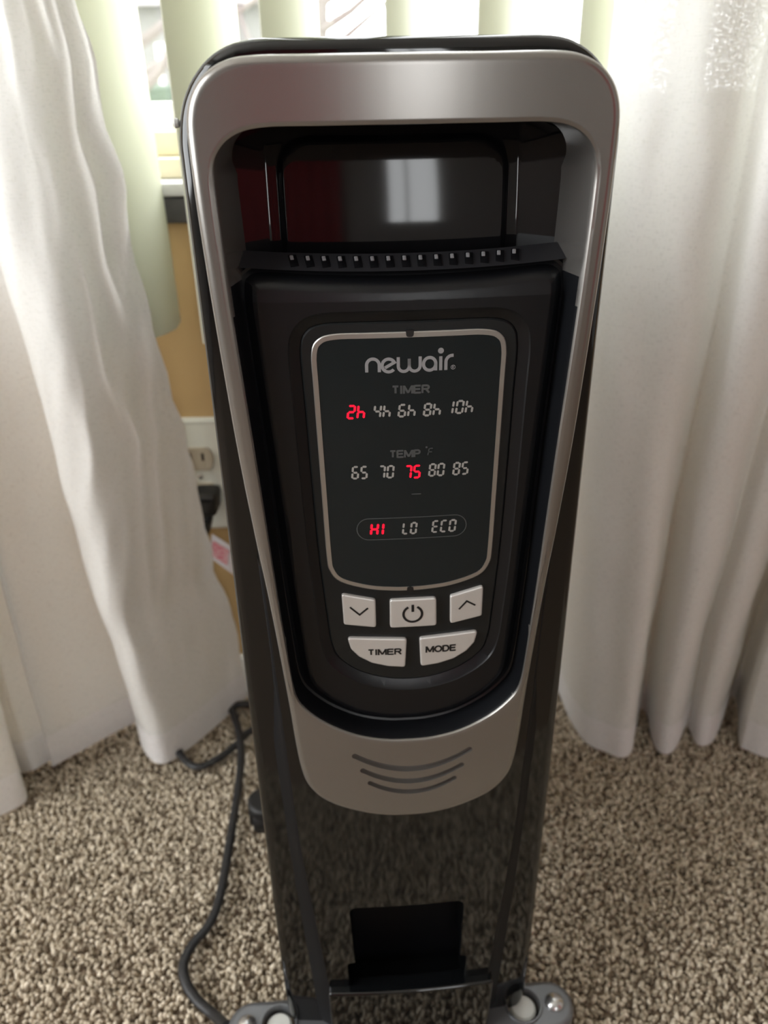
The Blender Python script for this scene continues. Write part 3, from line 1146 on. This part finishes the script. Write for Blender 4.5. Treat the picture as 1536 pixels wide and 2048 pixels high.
def slat_mesh():
    bm = bmesh.new()
    n = 10
    rows = []
    for z in (0.0, .006, .3, SL_TOP - .44):
        f, b_ = [], []
        for k in range(n + 1):
            u = -1 + 2 * k / n
            x = u * SL_W / 2
            y = SL_SAG * (u * u - .5)
            zz = z
            if z == 0.0:
                zz = .004 * max(0, abs(u) - .8) / .2
            f.append(bm.verts.new((x, y - .0006, zz)))
            b_.append(bm.verts.new((x, y + .0006, zz)))
        rows.append(f + b_[::-1])
    N = len(rows[0])
    for a, b_ in zip(rows, rows[1:]):
        for k in range(N):
            bm.faces.new((a[k], a[(k + 1) % N], b_[(k + 1) % N], b_[k]))
    for r_ in (rows[0], rows[-1]):
        for k in range(n):
            bm.faces.new((r_[k], r_[k + 1], r_[N - 2 - k], r_[N - 1 - k]))
    return bm


slat0 = from_bm('slat', slat_mesh(), 'slat', blind, 40)
slat_data = slat0.data
# (x of the near, left edge at the top of the picture in px, turn in degrees)
slat_spec = [(-40, 62), (100, 63), (330, 64), (528, 67), (784, 73), (970, 62), (1178, 55), (1370, 55), (1560, 55)]
for i, (px, ang) in enumerate(slat_spec):
    a = math.radians(ang)
    near_y = .662 - math.sin(a) * SL_W / 2
    xl = on_y(px, 0, near_y).x
    xc = xl + math.cos(a) * SL_W / 2
    o = slat0 if i == 0 else bpy.data.objects.new('slat', slat_data)
    if i:
        COL.objects.link(o)
        o.parent = blind
    o.location = (xc, 0, 0)
    o.rotation_euler = (0, 0, a)
box('head_rail', -.8, .8, -.02, .02, SL_TOP - .44, CEIL - .44, 'white', blind, .003)


# ------------------------------------------------------------------ sheer curtains
def curtain(name, hem_pts, shape, label, zsamples, side):
    path = catmull([(p[0], p[1], 0) for p in hem_pts], 10)
    # resample evenly
    L = [0.0]
    for a, b_ in zip(path, path[1:]):
        L.append(L[-1] + (b_ - a).length)
    NU = 330
    U = np.linspace(0, L[-1], NU)
    px_ = np.interp(U, L, [p.x for p in path])
    py_ = np.interp(U, L, [p.y for p in path])
    root = tag(empty(name, (float(px_.mean()), float(py_.mean()), 0)), label, 'curtain')
    ox, oy = root.location.x, root.location.y

    def surf(zlist, off, nm, material):
        verts, uvs = [], []
        for z in zlist:
            for i in range(NU):
                x, y = shape(px_[i], py_[i], z, U[i] / L[-1])
                nv = noise.noise_vector(Vector((x * 9, y * 9, z * 4.0 + (3 if side > 0 else 0))))
                nw = noise.noise(Vector((U[i] * 26, z * 11, 5.0 * side)))
                nw2 = noise.noise(Vector((U[i] * 60, z * 30, 9.0 * side)))
                y += nv.y * .006 + (nw * .0045 + nw2 * .0012) * min(1, z / .15 + .2)
                ue = U[i] / L[-1] if side < 0 else 1 - U[i] / L[-1]
                if ue > .62 and side < 0:
                    we = ((ue - .62) / .38) ** 1.2 * min(1, z / .22)
                    x += we * .008 * noise.noise(Vector((ue * 3, z * 24, 2.0)))
                    y += we * .016 * abs(noise.noise(Vector((ue * 14 + z * 3, z * 9 - ue * 16, 7.0))))
                x += nv.x * .005
                verts.append((x - ox, y - off - oy, z))
                uvs.append((U[i], z))
        faces = []
        for j in range(len(zlist) - 1):
            for i in range(NU - 1):
                faces.append((j * NU + i, j * NU + i + 1, (j + 1) * NU + i + 1, (j + 1) * NU + i))
        me = bpy.data.meshes.new(nm)
        me.from_pydata(verts, [], faces)
        uv = me.uv_layers.new(name='UVMap')
        li = np.empty(len(me.loops), dtype=np.int32)
        me.loops.foreach_get('vertex_index', li)
        uv.data.foreach_set('uv', np.array(uvs, dtype=np.float32)[li].ravel())
        me.polygons.foreach_set('use_smooth', [True] * len(me.polygons))
        return link(nm, me, material, root)

    zs_ = np.concatenate([np.linspace(.0075, 1.0, 76), np.linspace(1.06, CEIL, 12)])
    surf(zs_, 0.0, 'sheer_panel', 'sheer')
    surf(np.linspace(.0075, .047, 8), 0.0022, 'hem', 'sheer_hem')
    return root


left_edge = [(160, 0, .598), (232, 280, .602), (285, 600, .612), (342, 780, .635), (408, 1060, .67), (470, 1250, .690), (494, 1370, .700)]
le = [on_y(*q) for q in left_edge]
le_z = [q.z for q in le][::-1]
le_x = [q.x for q in le][::-1]
le_y = [q.y for q in le][::-1]
left_hem = [(-.62, .50), (-.56, .545), (-.50, .50), (-.43, .512), (-.364, .548), (-.385, .580), (-.395, .592), (-.372, .592), (-.352, .612), (-.350, .600), (-.352, .598),
            (-.325, .624), (-.292, .658), (-.287, .650), (-.276, .620), (-.252, .598), (-.228, .616), (-.178, .700)]


def left_shape(x, y, z, u):
    k = min(1.0, z / 0.9)
    ym = .585
    yy = y + (ym - y) * (0.78 * k)
    ex = float(np.interp(z, le_z, le_x)) if z < le_z[-1] else le_x[-1]
    ey = float(np.interp(z, le_z, le_y)) if z < le_z[-1] else le_y[-1]
    w = max(0.0, (u - .55) / .45)
    xx = x + (ex - (-.178)) * w
    yy = yy + (ey - (.700 + (ym - .700) * (0.78 * k))) * w ** 2
    return xx, yy


curtain('sheer_curtain', left_hem, left_shape, 'white sheer curtain whose wrinkled edge fans towards the wall outlet', None, -1)

rp = [(1112, 1385), (1135, 1440), (1168, 1486), (1205, 1506), (1240, 1520), (1260, 1508), (1266, 1470), (1274, 1420), (1290, 1440), (1303, 1490), (1326, 1512), (1348, 1500),
      (1368, 1455), (1376, 1462), (1390, 1488), (1410, 1493), (1428, 1478), (1445, 1440), (1464, 1395), (1476, 1420), (1480, 1490), (1495, 1502), (1540, 1518)]
right_hem = [(on_z(a, b_, .006).x, on_z(a, b_, .006).y) for a, b_ in rp]
lx, ly = right_hem[-1]
right_hem += [(lx + .05, ly - .01), (lx + .08, ly + .05), (lx + .13, ly - .02), (lx + .20, ly + .02)]
redge = [(1262, 0, .598), (1247, 150, .598), (1212, 500, .60), (1168, 870, .615), (1142, 1200, .65), (1118, 1400, .69)]
re_ = [on_y(*q) for q in redge]
re_z = [q.z for q in re_][::-1]
re_x = [q.x for q in re_][::-1]
rx0, ry0 = right_hem[0]


def right_shape(x, y, z, u):
    k = min(1.0, z / 0.9)
    ym = .584
    yy = y + (ym - y) * (0.86 * k)
    ex = float(np.interp(z, re_z, re_x)) if z < re_z[-1] else re_x[-1]
    w = max(0.0, 1 - u / .45)
    return x + (ex - rx0) * w, yy


curtain('sheer_curtain', right_hem, right_shape, 'white sheer curtain hanging in straight tubular pleats with a smooth inner edge', None, 1)

# ------------------------------------------------------------------ carpet pile
rng = np.random.default_rng(3)
SP = .0037
gx, gy = np.meshgrid(np.arange(-.66, .66, SP), np.arange(.06, WALL_Y - .014, SP))
gx = gx.ravel() + rng.uniform(-.0018, .0018, gx.size)
gy = gy.ravel() + rng.uniform(-.0018, .0018, gy.size)
n = gx.size
SIDES, RINGS = 5, 3
hgt = rng.uniform(.0042, .0072, n)
rad = rng.uniform(.0013, .0021, n)
la = rng.uniform(0, 2 * np.pi, n)
lean = rng.uniform(.0006, .0042, n)
curl = rng.uniform(-1.6, 1.6, n)
tint = np.clip(rng.normal(.52, .27, n), 0, 1)
V = np.zeros((n, SIDES * RINGS + 1, 3), dtype=np.float32)
for r_ in range(RINGS):
    t = r_ / RINGS
    ang = la + curl * t
    cx = gx + np.cos(ang) * lean * t ** 1.4
    cy = gy + np.sin(ang) * lean * t ** 1.4
    rr = rad * (.9, 1.1, 1.0)[r_]
    for s_ in range(SIDES):
        a = 2 * np.pi * s_ / SIDES + la
        V[:, r_ * SIDES + s_, 0] = cx + np.cos(a) * rr
        V[:, r_ * SIDES + s_, 1] = cy + np.sin(a) * rr
        V[:, r_ * SIDES + s_, 2] = hgt * t
V[:, -1, 0] = gx + np.cos(la + curl) * lean
V[:, -1, 1] = gy + np.sin(la + curl) * lean
V[:, -1, 2] = hgt
f = []
for r_ in range(RINGS - 1):
    for s_ in range(SIDES):
        a, b_ = r_ * SIDES + s_, r_ * SIDES + (s_ + 1) % SIDES
        f += [(a, b_, b_ + SIDES), (a, b_ + SIDES, a + SIDES)]
for s_ in range(SIDES):
    f.append(((RINGS - 1) * SIDES + s_, (RINGS - 1) * SIDES + (s_ + 1) % SIDES, SIDES * RINGS))
f = np.array(f, dtype=np.int32)
NV = SIDES * RINGS + 1
FI = (f[None] + (np.arange(n, dtype=np.int32) * NV)[:, None, None]).reshape(-1, 3)
me = bpy.data.meshes.new('carpet_pile')
me.vertices.add(n * NV)
me.vertices.foreach_set('co', V.ravel())
me.loops.add(FI.size)
me.loops.foreach_set('vertex_index', FI.ravel())
me.polygons.add(len(FI))
me.polygons.foreach_set('loop_start', np.arange(0, FI.size, 3, dtype=np.int32))
me.polygons.foreach_set('use_smooth', np.ones(len(FI), dtype=bool))
me.update(calc_edges=True)
at = me.attributes.new('tint', 'FLOAT', 'POINT')
at.data.foreach_set('value', np.repeat(tint, NV).astype(np.float32))
pile = link('carpet_pile', me, 'yarn')
pile['kind'] = 'stuff'
tag(pile, 'brown and beige twisted cut pile of the carpet', 'carpet')

# ------------------------------------------------------------------ outside the window
M['grass'] = mat('outside_ground', (0.35, 0.35, 0.28), 0.9)
M['siding'] = mat('house_siding', (0.17, 0.17, 0.16), 0.8)
M['bark'] = mat('bark', (0.16, 0.14, 0.13), 0.9)
M['hedge'] = add_noise_bump(mat('hedge_leaves', (0.05, 0.075, 0.05), 0.9), 14, 0.8, .05, 4, .6)
M['roof'] = mat('roof_grey', (0.22, 0.21, 0.21), .9)
GZ = -0.6
structure(box('ground', -30, 30, WALL_Y + 1.0, 60, GZ - .1, GZ, 'grass'), 'pale ground outside the window', 'ground')

house = tag(empty('house', (-5.2, 16, GZ)), 'pale house across the street seen between the blind slats', 'house')
box('wall', -3.2, 3.2, 0, 5, 0, 2.9, 'siding', house)
bm = bmesh.new()
vsr = [bm.verts.new(q) for q in ((-3.5, -.3, 2.9), (3.5, -.3, 2.9), (3.5, 5.3, 2.9), (-3.5, 5.3, 2.9), (-3.5, 2.5, 4.2), (3.5, 2.5, 4.2))]
for q in ((0, 1, 5, 4), (2, 3, 4, 5), (0, 4, 3), (1, 2, 5), (0, 3, 2, 1)):
    bm.faces.new([vsr[i] for i in q])
from_bm('roof', bm, 'roof', house)
for xw in (-1.6, .15, 1.9):
    w_ = box('window_frame', xw - .6, xw + .6, -.05, .02, 1.1, 2.35, 'white', house)
    box('window_pane', xw - .5, xw + .5, -.07, -.04, 1.2, 2.25, 'siding', w_)
hedge = tag(empty('hedge', (-4.2, 12, GZ)), 'dark green hedge in front of the pale house', 'hedge')
bm = bmesh.new()
add_box(bm, -3, 3, -.5, .5, 0, 1.55, .15)
bmesh.ops.subdivide_edges(bm, edges=bm.edges[:], cuts=6, use_grid_fill=True)
for v in bm.verts:
    v.co += noise.noise_vector(v.co * 2.5) * .13 * min(1, v.co.z * 4)
from_bm('foliage', bm, 'hedge', hedge, 60)


def tree(x, y, label, seed):
    rnd = random.Random(seed)
    root = tag(empty('bare_tree', (x, y, GZ)), label, 'tree')
    trunk = tube('trunk', [(0, 0, 0), (.05, 0, .9), (.02, .05, 1.9), (.12, 0, 2.9), (.1, .1, 4.2)], [.13, .11, .09, .06, .02], 'bark', root, 10)
    for k in range(14):
        z0 = 0.9 + 2.8 * k / 14
        a = rnd.uniform(0, 6.28)
        p = [Vector((.05, 0, z0))]
        d = Vector((math.cos(a), math.sin(a) * .6, .5)).normalized()
        for j in range(5):
            p.append(p[-1] + d * .32)
            d = (d + Vector((rnd.uniform(-.4, .4), rnd.uniform(-.4, .4), rnd.uniform(-.15, .4)))).normalized()
        tube('branch', p, [.045, .035, .026, .018, .012, .006], 'bark', trunk, 6)
    return root


tree(-1.75, 5.6, 'bare leafless tree whose forked branches show between the slats', 4)
tree(-.55, 8.5, 'farther bare tree standing behind the heater top', 11)

# ------------------------------------------------------------------ red sheets added out of view for the silver and gloss to mirror
def added_red_sheet(x, w, label):
    bm = bmesh.new()
    n = 40
    rows = []
    for z in (.02, 1.1, 2.2):
        rows.append([bm.verts.new((x - w / 2 + w * k / n, REAR_Y + .06 + .025 * math.sin(k * 1.3), z)) for k in range(n + 1)])
    for a, b_ in zip(rows, rows[1:]):
        for k in range(n):
            bm.faces.new((a[k], a[k + 1], b_[k + 1], b_[k]))
    return tag(from_bm('added_red_sheet', bm, 'maroon', None, 60), label, 'added_red_sheet')


added_red_sheet(-.50, .95, 'red sheet added out of view, mirrored as a pink patch in the silver bezel')
d2 = added_red_sheet(0, .9, 'red sheet added on the side wall, mirrored in the wing of the handle recess')
d2.location = (ROOM_X + REAR_Y * 0 - .02, -.95, 0)
d2.rotation_euler = (0, 0, math.radians(90))
d2.data.transform(Matrix.Translation((0, -REAR_Y, 0)))
